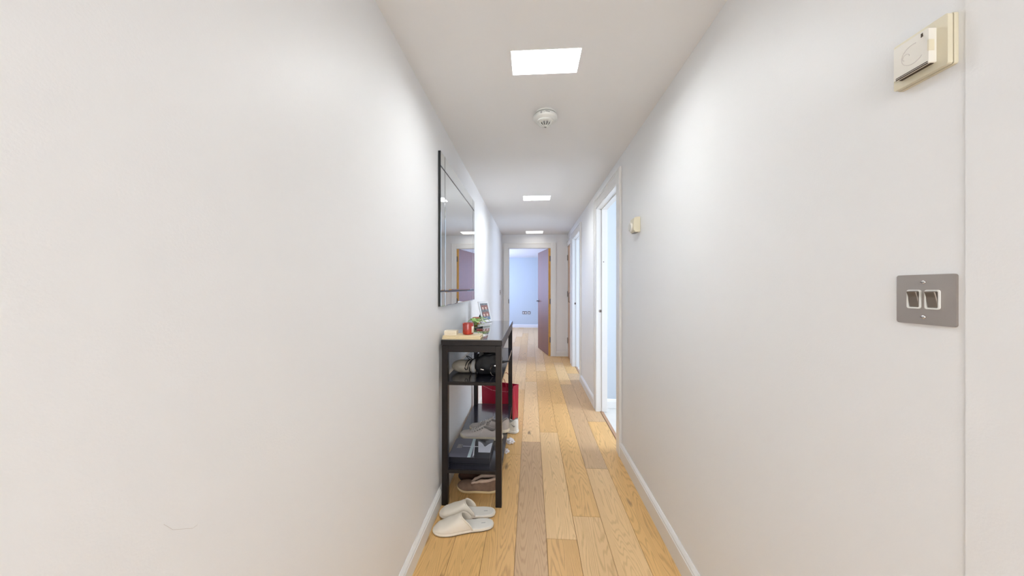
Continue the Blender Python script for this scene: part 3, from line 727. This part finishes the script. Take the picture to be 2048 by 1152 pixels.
# leafy sprig, pen and small papers
t = thing('leafy_sprig', 'bright green leafy sprig lying behind the red candle', 'plant', (*at(951, 652, TZ)[:2], TZ))
t.scale = (1.35, 1.35, 1.5)
for k, (a, L_, bz, mm) in enumerate([(0.3, .085, .030, 'leaf2'), (-0.4, .075, .022, 'leaf2'), (1.2, .07, .026, 'leaf'), (2.3, .05, .030, 'leaf'), (0.0, .055, .040, 'leaf'), (-1.1, .05, .02, 'leaf2'), (3.3, .045, .024, 'leaf')]):
    vs = []; fs = []; n = 8
    for i in range(n + 1):
        s_ = i / n; wd = .016 * math.sin(pi * min(1, s_ * .97 + .03)) ** .8; x = L_ * s_; z = .006 + bz * math.sin(pi * s_ * .8)
        for j in (-1, 0, 1): vs.append((x * math.cos(a) - j * wd * math.sin(a), x * math.sin(a) + j * wd * math.cos(a), z + (.003 if j else 0)))
    for i in range(n): fs += [(i * 3, i * 3 + 1, i * 3 + 4, i * 3 + 3), (i * 3 + 1, i * 3 + 2, i * 3 + 5, i * 3 + 4)]
    MB().add(vs, fs).build('leaf', M[mm], t, solid=.0008, smooth=True)
MB().tube([(-.03, -.02, .006), (0, 0, .006), (.05, .02, .008)], .002, 6).build('stem', M['leaf'], t)
p0, p1 = at(951, 656.5, TZ + .006), at(966, 653, TZ + .006)
t = thing('black_pen', 'black pen lying on the table top beside the red candle', 'pen', ((p0[0] + p1[0]) / 2, (p0[1] + p1[1]) / 2, TZ + .005), math.atan2(p1[1] - p0[1], p1[0] - p0[0]))
MB().tube([(-.070, 0, 0), (-.062, 0, 0), (-.055, 0, 0), (.045, 0, 0), (.05, 0, 0)], [.0015, .004, .0048, .0048, .004], 12).build('barrel', M['black_gloss'], t)
MB().tube([(.0, 0, 0), (.048, 0, 0)], [.0053, .0053], 12).build('cap', M['black_gloss'], t)
def at_box(name, label, cat, u, v, w_, d_, h_, rz, m):
    p = at(u, v, TZ); t = box(name, m, -w_ / 2, w_ / 2, -d_ / 2, d_ / 2, 0, h_, bevel=min(.001, h_ * .3), loc=(p[0], p[1], TZ + .0003), rot=(0, 0, rz))
    return tag(t, label, cat)
at_box('folded_letter', 'folded white paper beside the base of the photo frame', 'paper', 966, 650, .09, .13, .004, .25, M['paper'])
t = thing('spectacles_case', 'slim white plastic case before the photo frame', 'case', (*at(968, 653, TZ)[:2], TZ + .0005), .9)
box('case_body', M['white_plastic'], -.055, .055, -.016, .016, 0, .010, t, bevel=.004); box('case_lid', M['frame_silver'], -.054, .054, -.015, .015, .0105, .016, t, bevel=.0025)
at_box('sticky_note_pad', 'small dark red item lying near the pen', 'trinket', 959, 660, .040, .03, .007, .3, M['red_item'])
at_box('receipt', 'thin white paper slip beside the gold boxes', 'paper', 962, 672, .055, .14, .0012, -.2, M['paper'])

# ------------------------------------------------------------ shoes
def half_width(t, W, heelw=.74):
    tab = [(0, 0.0), (.012, .34), (.04, .55), (.09, .68), (.2, heelw + .02), (.38, heelw), (.55, .86), (.70, 1.0), (.80, .98), (.88, .86), (.94, .66), (.98, .40), (.994, .2), (1, 0)]
    return W / 2 * lerp(tab, t)
def stations(n):
    return [(1 - math.cos(pi * i / n)) / 2 for i in range(n + 1)]
def sole(L, W, prof, name, m, parent, spring=0.0, heelw=.74, bend=0.0, n=26):
    """prof: list of (inset, z) rings from bottom to top"""
    ts = stations(n); ring = [(L * t, -half_width(t, W, heelw)) for t in ts] + [(L * t, half_width(t, W, heelw)) for t in reversed(ts[1:-1])]
    vs = []; fs = []; k = len(ring); cxm = L / 2
    for ins, z in prof:
        for x, y in ring:
            s_ = 1 - ins / (W / 2); sx = 1 - ins / (L / 2)
            X = cxm + (x - cxm) * sx; lift = spring * max(0, (x / L - .72) / .28) ** 2 + spring * .25 * max(0, (.08 - x / L) / .08)
            vs.append((X, y * s_ + bend * math.sin(pi * x / L) * W, z + lift))
    m_ = len(prof)
    for i in range(m_ - 1):
        for j in range(k): fs.append((i * k + j, i * k + (j + 1) % k, (i + 1) * k + (j + 1) % k, (i + 1) * k + j))
    fs += [tuple(range(k - 1, -1, -1)), tuple((m_ - 1) * k + j for j in range(k))]
    return MB().add(vs, fs).build(name, m, parent, smooth=False)
def upper(L, W, zs, top, t0, t1, oww, name, m, parent, collar, spring=0.0, heelw=.74, thick=.003, n=34, inset=.003, tilt=0.6):
    ts = stations(n); K = 9; rings = {1: [], -1: []}
    Li = L - 2 * inset
    tc, rr = (t0 + t1) / 2, (t1 - t0) / 2
    def data(t):
        u = (t - tc) / rr
        ow = oww * math.sqrt(max(0, 1 - u * u)) if abs(u) < 1 else 0
        lift = spring * max(0, (t - .72) / .28) ** 2
        hh = smooth_lerp(collar, t) if t <= t1 else lerp(top, t)
        return ow, hh, lift
    for s_ in (1, -1):
        for t in ts:
            hw = max(0, half_width(t, W - 2 * inset, heelw)); ow, hh, lift = data(t)
            row = []
            for k in range(K + 1):
                ph = pi / 2 * k / K
                y = ow + (hw - ow) * math.cos(ph) ** .75 if hw > ow else hw + (ow - hw) * 0
                z = zs + lift + (hh - zs) * math.sin(ph) ** .9
                row.append((inset + Li * t, s_ * y, z))
            rings[s_].append(row)
    m_ = MB()
    for s_ in (1, -1):
        R = rings[s_]; vs = [p for row in R for p in row]; fs = []
        for i in range(len(R) - 1):
            for k in range(K): fs.append((i * (K + 1) + k, (i + 1) * (K + 1) + k, (i + 1) * (K + 1) + k + 1, i * (K + 1) + k + 1))
        m_.add(vs, fs)
    o = m_.build(name, m, parent, smooth=True, merge=1e-4, solid=thick, subd=1)
    # opening contour
    cont = []
    for i in range(41):
        t = t0 + (t1 - t0) * (1 - math.cos(pi * i / 40)) / 2; ow, hh, lift = data(t); cont.append((inset + Li * t, min(ow, half_width(t, W - 2 * inset, heelw)), hh + lift))
    full = cont + [(x, -y, z) for x, y, z in reversed(cont[1:-1])]
    return o, full, data
def sneaker(label, loc, rz, L=.295, W=.102, mats=('knit', 'knit_sole', 'knit_in'), hc=.088, group=None, name='sneaker', tick=False, laces=True, scale=1):
    t = thing(name, label, 'shoe', loc, rz, group)
    t.scale = (scale,) * 3
    sole(L, W, [(.006, 0), (.0, .005), (-.001, .014), (.001, .024), (.006, .026)], 'sole', M[mats[1]], t, spring=.012)
    collar = [(0, hc), (.05, hc + .004), (.24, hc - .028), (.40, hc - .010), (.50, hc - .004)]
    top = [(.46, hc - .004), (.55, hc - .016), (.65, .062), (.78, .052), (.88, .046), (.95, .040), (1, .026)]
    o, cont, data = upper(L, W, .022, top, .02, .47, .030, 'upper', M[mats[0]], t, collar, spring=.012)
    MB().tube([(x, y, z) for x, y, z in cont], .0030, 6, closed=True).build('collar', M[mats[0]], t, smooth=True)
    sole(L * .93, W * .86, [(0, .027), (0, .031)], 'insole', M[mats[2]], t).location = (L * .035, 0, 0)
    # tongue
    vs = []; n = 7
    for i in range(n + 1):
        s_ = i / n; x = L * (.64 - .24 * s_); z = .060 + (hc + .019 - .060) * s_ ** .8 + .002
        for j in range(5):
            yy = (j - 2) / 2 * .021; vs.append((x, yy, z - abs((j - 2) / 2) ** 2 * .008))
    MB().add(vs, [(i * 5 + j, i * 5 + j + 1, i * 5 + 6 + j, i * 5 + 5 + j) for i in range(n) for j in range(4)]).build('tongue', M[mats[0]], t, solid=.004, smooth=True)
    if laces:
        for i in range(5):
            tt = .46 + .058 * i
            z = lerp(top, tt) + .0035 + max(0, (0.004 - i * .001)); x = L * tt
            for sg in (1, -1):
                MB().tube([(x, -.024 * sg, z - .010), (x + .005, -.013 * sg, z + .001), (x + .010, .010 * sg, z + .001), (x + .015, .024 * sg, z - .011)], .0016, 6).build('lace', M['lace'], t, smooth=True)
            for sg in (1, -1):
                MB().lathe([(0, -.001), (.003, -.001), (.003, .001), (0, .001)], 10).build('eyelet', M['eyelet'], t, loc=(x + .002, .026 * sg, z - .0095), rot=(-.9 * sg, 0, 0))
        MB().tube([(L * .47, .01, hc), (L * .44, .03, hc - .006), (L * .47, .042, hc - .022), (L * .52, .044, hc - .045)], .0015, 6).build('lace', M['lace'], t, smooth=True)
    if tick:
        pass
    return t
sn_z = 0.208
a1 = sneaker('pale grey knitted sneaker nearest the black box on the lower shelf', (-0.196, 2.245, sn_z + .0003), pi - 0.01, L=.305, W=.100, group='grey sneakers on the lower shelf')
a2 = sneaker('pale grey knitted sneaker at the back of the pair on the lower shelf', (-0.158, 2.362, sn_z + .0003), pi - 0.015, L=.300, W=.100, group='grey sneakers on the lower shelf')
ws = sneaker('white leather sneaker on the floor behind the console table, heel out', (-0.108, 2.800, 0.0003), pi - .30, L=.29, W=.105, mats=('wleather', 'wleather', 'knit_in'), hc=.118, name='white_sneaker')
# heel tick mark on the visible side
m_ = MB()
pts2 = [(.018, .072), (.030, .062), (.060, .088), (.032, .073), (.025, .074)]
m_.add([(x, .041 if x < .03 else .0425, z) for x, z in pts2], [(0, 1, 2, 3, 4)])
m_.build('side_mark', M['grey_ink'], ws, solid=.0015)

# black printed box on the lower shelf
t = thing('printed_box', 'flat black cardboard box with silver shapes on its lid, lower shelf', 'box', (-0.378, 2.035, sn_z + .0003), 0.0)
bx, by, bh = .128, .120, .037
box('box_base', M['box_black'], -bx + .002, bx - .002, -by + .002, by - .002, 0, .026, t, bevel=.001)
box('box_lid', M['box_black'], -bx, bx, -by, by, .010, bh, t, bevel=.001)
def flat(name, pts, z, m, th=.0004): return MB().prism(pts, z, z + th).build(name, m, t)
flat('slate_panel', [(-bx + .001, -by + .001), (.034, -by + .001), (.000, by - .001), (-bx + .001, by - .001)], bh, M['box_slate'])
flat('diagonal_stripe', [(-.008, -by + .002), (.012, -by + .002), (.006, by - .002), (-.013, by - .002)], bh + .0004, M['box_stripe'])
flat('edge_stripe', [(.024, -by + .006), (.029, -by + .03), (.003, by - .012), (.000, by - .012)], bh + .0004, M['box_print'])
wing = [(.050, -.055), (.124, -.055), (.123, .072), (.112, .064), (.098, .045), (.081, .012), (.070, .036), (.055, .064), (.038, .080), (.027, .086)]
flat('silver_wing_shape', wing, bh, M['box_print'])
flat('thin_line', [(-.062, .012), (.120, .012), (.120, .018), (-.062, .018)], bh + .0008, M['box_print'])
flat('small_label_print', [(-.098, -.010), (-.076, -.010), (-.074, .040), (-.096, .040)], bh + .0004, M['grey_ink'])
flat('small_label_print', [(-.073, -.010), (-.067, -.010), (-.066, .040), (-.071, .040)], bh + .0004, M['grey_ink'])

# brown fleece-lined moccasins under the lower shelf
def moccasin(label, loc, rz, m, fl, solem, group):
    t = thing('moccasin_slipper', label, 'slipper', loc, rz, group)
    L, W = .262, .100
    sole(L, W, [(.010, .001), (.003, .003), (.0, .010), (.0, .015), (.004, .018)], 'sole', M[solem], t, spring=.010, heelw=.80)
    collar = [(0, .078), (.08, .080), (.25, .072), (.40, .070), (.55, .056), (.66, .040)]
    top = [(.60, .040), (.66, .052), (.75, .054), (.85, .049), (.95, .038), (1, .020)]
    o, cont, data = upper(L, W, .015, top, .03, .64, .027, 'upper', M[m], t, collar, spring=.010, heelw=.82)
    n = len(cont); rs = []
    pts = []
    for i, (x, y, z) in enumerate(cont):
        k = noise.noise(Vector((x * 60, y * 60, z * 60)))
        rs.append(.0092 + .0026 * k); pts.append((x + .002 * k, y, z + .002))
    MB().tube(pts, rs, 10, closed=True).build('fleece_collar', M[fl], t, smooth=True)
    sole(L * .90, W * .84, [(0, .019), (0, .027)], 'insole', M[fl], t).location = (L * .05, 0, 0)
    return t
moccasin('brown suede moccasin with fleece collar on the floor under the console, nearer one', (-0.205, 1.995, .0003), pi - .02, 'suede', 'fleece', 'crepe', 'brown moccasins')
moccasin('brown moccasin coloured as in shade, half hidden behind the nearer one under the console', (-0.222, 2.125, .0003), pi + .06, 'suede_shaded', 'fleece', 'dark_sole', 'brown moccasins')  # same pair; shade painted in by darker suede and sole

# cream towelling slippers in front of the console
def towel_slipper(label, toe, heel, W=.112):
    toe, heel = Vector(toe), Vector(heel); L = (toe - heel).length
    t = thing('towelling_slipper', label, 'slipper', (heel.x, heel.y, .0003), math.atan2(toe.y - heel.y, toe.x - heel.x), 'cream towelling slippers')
    sole(L, W, [(.006, 0), (.004, .001), (.004, .0035), (.004, .0045)], 'outsole', M['dark_sole'], t, heelw=.76)
    sole(L, W, [(.002, .0045), (-.001, .007), (-.0015, .0125), (.001, .016), (.004, .0165)], 'sole', M['terry'], t, heelw=.76)
    sole(L * .96, W * .92, [(0, .0165), (.0, .0175), (.004, .0195)], 'footbed', M['footbed'], t, heelw=.76).location = (L * .02, 0, 0)
    # vamp
    n, K = 18, 14; vs = []; rim = []
    for i in range(n + 1):
        q = i / n
        row = []
        for k in range(K + 1):
            ph = pi * k / K; cs = math.cos(ph)
            # the opening edge runs diagonally: sides start further back than the crown
            tb = .36 + .18 * math.sin(ph) ** 1.3
            tt = tb + (.997 - tb) * (1 - (1 - q) ** 1.7)
            hw = half_width(tt, W - .002, .76)
            hh = smooth_lerp([(.36, .082), (.54, .078), (.70, .058), (.88, .040), (1.0, .020)], tt)
            y = -hw * (abs(cs) ** .72) * (1 if cs > 0 else -1)
            z = .015 + (hh - .015) * math.sin(ph) ** .85
            row.append((L * tt, y, z))
        vs += row
        if i == 0: rim = row
    MB().add(vs, [(i * (K + 1) + k, (i + 1) * (K + 1) + k, (i + 1) * (K + 1) + k + 1, i * (K + 1) + k + 1) for i in range(n) for k in range(K)]).build('vamp', M['terry'], t, solid=.004, smooth=True, subd=1)
    MB().tube(rim, .0036, 8).build('binding', M['terry'], t, smooth=True)
    m_ = MB()
    for k in range(5): m_.box(L * .14 + k * .0042, L * .14 + .0030 + k * .0042, -.0018, .0018, .0196, .0199)
    m_.build('printed_mark', M['grey_ink'], t)
    return t
towel_slipper('cream towelling slipper nearest the camera, beside the left skirting', (-0.510, 1.638, 0), (-0.200, 1.704, 0), .106)
towel_slipper('cream towelling slipper just behind the nearer one, by the table legs', (-0.512, 1.765, 0), (-0.200, 1.789, 0), .106)

# ------------------------------------------------------------ upper shelf: pouch and black bag
uz = 0.722
t = thing('shoe_pouch', 'grey taupe cloth pouch with black cord loops on the upper shelf', 'pouch', (-0.435, 2.060, uz + .001))
n, K = 22, 20; vs = []; fs = []
for i in range(n + 1):
    s_ = i / n; x = -.078 + .160 * s_
    r = .043 * (math.sin(pi * min(.5, s_ * 1.25 + .02)) ** .5) * (1 - .05 * s_)
    for k in range(K):
        a = 2 * pi * k / K
        d = 1 + .10 * noise.noise(Vector((x * 28, math.cos(a) * 1.6, math.sin(a) * 1.6))) * (1 - s_ * .5)
        vs.append((x, r * 1.15 * d * math.cos(a), max(0.0005, .041 + r * d * math.sin(a) * .97)))
for i in range(n):
    for k in range(K): fs.append((i * K + k, (i + 1) * K + k, (i + 1) * K + (k + 1) % K, i * K + (k + 1) % K))
fs += [tuple(range(K)), tuple(n * K + k for k in range(K - 1, -1, -1))]
MB().add(vs, fs).build('body', M['pouch'], t, smooth=True)
m_ = MB(); m_.lathe([(.0425, .058), (.0435, .060), (.0435, .074), (.0425, .076)], 28, (0, 0, .0412), axis='x'); m_.v = [(x, y * 1.14, max(.0006, z)) for x, y, z in m_.v]; m_.build('webbing_band', M['pouch_band'], t, smooth=True)
def cord(ph0, xs, rad=.047): return [(x, -rad * 1.12 * math.cos(a), .041 + rad * math.sin(a)) for x, a in xs]
MB().tube(cord(0, [(.044, 1.35), (.034, 1.05), (.026, .7), (.020, .3), (.016, -.05), (.022, -.28), (.032, -.2), (.036, .1), (.040, .5), (.048, .9), (.058, 1.25)]), .0030, 8).build('cord_loop', M['black'], t, smooth=True)
MB().tube(cord(0, [(.066, 1.5), (.056, 1.1), (.050, .6), (.046, .1), (.046, -.4), (.050, -.75)]), .0032, 8).build('cord', M['black'], t, smooth=True)
MB().tube([(.040, -.01, .086), (.026, -.02, .100), (.018, -.012, .108), (.030, -.006, .104), (.044, -.012, .096), (.060, -.02, .088)], .0026, 8).build('cord_bow', M['black'], t, smooth=True)
t = thing('black_bag', 'soft black bag with cords and buckle at the right of the upper shelf', 'bag', (-0.274, 2.085, uz + .001))
bm_ = bmesh.new(); bmesh.ops.create_cube(bm_, size=1); bmesh.ops.subdivide_edges(bm_, edges=bm_.edges[:], cuts=9, use_grid_fill=True)
vs = []
for v in bm_.verts:
    p = v.co.copy(); q = p * 2
    sph = q.normalized() * 1.0
    q = q.lerp(sph, .42)
    nn = 1 + .16 * noise.noise(Vector((q.x * 2.1 + 3, q.y * 2.1, q.z * 2.1))) + .05 * noise.noise(q * 6)
    v.co = (q.x * .082 * nn, q.y * .105 * nn, max(0, (q.z * nn + .95) * .060 * (1.12 + .18 * q.x)))
me = bpy.data.meshes.new('bag_body'); bm_.to_mesh(me); bm_.free(); me.materials.append(M['black'])
for p in me.polygons: p.use_smooth = True
o = bpy.data.objects.new('bag_body', me); C.objects.link(o); o.parent = t
MB().tube([(-.06, -.06, .095), (-.03, -.075, .118), (.02, -.08, .128), (.055, -.07, .135), (.065, -.02, .128), (.05, .03, .12)], .007, 10).build('strap', M['black'], t, smooth=True)
MB().tube([(.032, -.100, .066), (.022, -.108, .045), (.024, -.112, .020), (.034, -.114, .006), (.044, -.112, .004)], .0017, 8).build('cable', M['steel_dark'], t, smooth=True)
MB().tube([(.048, -.094, .070), (.034, -.104, .050), (.034, -.110, .026), (.046, -.112, .006)], .0017, 8).build('cable', M['black_gloss'], t, smooth=True)
MB().lathe([(0, -.004), (.009, -.004), (.011, 0), (.009, .004), (0, .004)], 20, axis='y').build('metal_snap', M['chrome'], t, loc=(.052, -.104, .062), smooth=True)
box('metal_tag', M['chrome'], -.010, .012, -.002, .002, -.003, .003, t, loc=(-.030, -.108, .040), rot=(0, .2, 0), bevel=.001)
m_ = MB(); m_.box(-.034, .036, -.055, .055, 0, .004); m_.build('grey_flap', M['pouch_band'], t, loc=(-.030, -.02, .112), rot=(.12, -.10, .1), bevel=.001)
m_ = MB(); m_.add([(0, 0, 0), (.022, .006, -.002), (.014, .014, .020)], [(0, 1, 2)]); m_.build('white_tag', M['paper'], t, loc=(.010, -.085, .112), solid=.001)
MB().tube([(.060, .0, .060), (.090, .05, .052), (.110, .075, .050), (.135, .09, .050)], [.012, .009, .005, .003], 10).build('strap_end', M['black'], t, smooth=True)

# ------------------------------------------------------------ red gift bag beyond the console
fl_, fr_ = Vector((-0.470, 3.075, 0)), Vector((-0.168, 2.975, 0))
ux = (fr_ - fl_).normalized(); uy = Vector((-ux.y, ux.x, 0)); BWd = (fr_ - fl_).length; BD = .135; BH = .335
t = thing('gift_bag', 'crimson paper gift bag with rope handles standing beyond the console table', 'gift bag', (*fl_[:2], 0), math.atan2(ux.y, ux.x))
m_ = MB()
fl2 = .010
def P_(x, y, z): return (x, y, z)
# outer shell, slightly flared, side gussets folded in
z1 = BH
front = [P_(0, 0, 0), P_(BWd, 0, 0), P_(BWd + .004, -.006, z1), P_(-.004, -.006, z1)]
back = [P_(0, BD, 0), P_(BWd, BD, 0), P_(BWd + .004, BD + .004, z1), P_(-.004, BD + .004, z1)]
m_.add(front + back, [(0, 1, 2, 3), (5, 4, 7, 6), (0, 4, 5, 1)])
g0, g1 = .06, z1
for sx, X in ((1, BWd), (-1, 0)):
    inn = X - sx * .022
    vs = [(X, 0, 0), (X, BD, 0), (X, BD / 2, g0 + .05), (X + sx * .004, -.006, z1), (X + sx * .004, BD + .004, z1), (inn, BD / 2, z1)]
    m_.add(vs, [(0, 1, 2), (0, 2, 5, 3), (1, 4, 5, 2)])
m_.build('bag_body', [M['bag_red']], t, solid=.0012, merge=1e-5)
m_ = MB(); m_.box(.004, BWd - .004, .004, BD - .004, .002, .004); m_.build('bag_bottom', M['bag_in'], t)
m_ = MB()
m_.tube([(0.0, -.008, z1 - .004), (BWd * .33, -.0075, z1 - .038), (BWd * .5, -.0075, z1 - .040), (BWd * .84, -.0075, z1 - .036), (BWd, -.008, z1 - .006)], .0013, 6).build('ribbon_line', M['trimline'], t)
for yy, tag_ in ((-.007, 0), (BD + .005, 1)):
    xa, xb = BWd * .36, BWd * .80
    pts = [(xa, yy, z1 - .035), (xa + .005, yy + .004, z1 + .02), (xa + .025, yy + .012, z1 + .07), ((xa + xb) / 2, yy + .02, z1 + .095), (xb - .025, yy + .012, z1 + .07), (xb - .004, yy + .004, z1 + .02), (xb, yy, z1 - .035)]
    MB().tube(pts, .0030, 8).build('rope_handle', M['rope'], t, smooth=True)
for xx in (BWd * .36, BWd * .80):
    MB().tube([(xx, -.009, z1 - .034), (xx + .002, -.010, z1 - .060)], .0022, 6).build('rope_knot', M['rope'], t)

# ------------------------------------------------------------ crumpled tissues on the floor
def crumple(label, loc, r, seed, stain=False):
    bm = bmesh.new(); bmesh.ops.create_icosphere(bm, subdivisions=4, radius=1)
    for v in bm.verts:
        p = v.co.copy(); n_ = noise.noise(p * 2.1 + Vector((seed, 0, 0))) * .45 + abs(noise.noise(p * 5 + Vector((seed, 3, 0)))) * .35
        p = p * (0.85 + n_); v.co = (p.x * r, p.y * r * 1.1, max(0, (p.z + .55) * r * .62))
    me = bpy.data.meshes.new('tissue'); bm.to_mesh(me); bm.free(); me.materials.append(M['tissue'])
    o = bpy.data.objects.new('crumpled_tissue', me); C.objects.link(o); o.location = loc
    return tag(o, label, 'tissue', 'crumpled tissues beside the console')
crumple('larger crumpled white tissue on the floor just before the white sneaker', (-0.170, 2.625, .0003), .034, 1.3)
crumple('smaller crumpled tissue on the floor nearer the camera than the other', (-0.196, 2.470, .0003), .026, 5.1)

# faint scuff lines on the left wall
for (pts) in ([(-0.5399, 0.440, 0.922), (-0.5399, 0.452, 0.905), (-0.5399, 0.480, 0.886), (-0.5399, 0.488, 0.886)],):
    s_ = MB().tube(pts, .00025, 4).build('wall_scuff', M['scuff']); s_['kind'] = 'structure'  # thin scuff line lying on the wall face
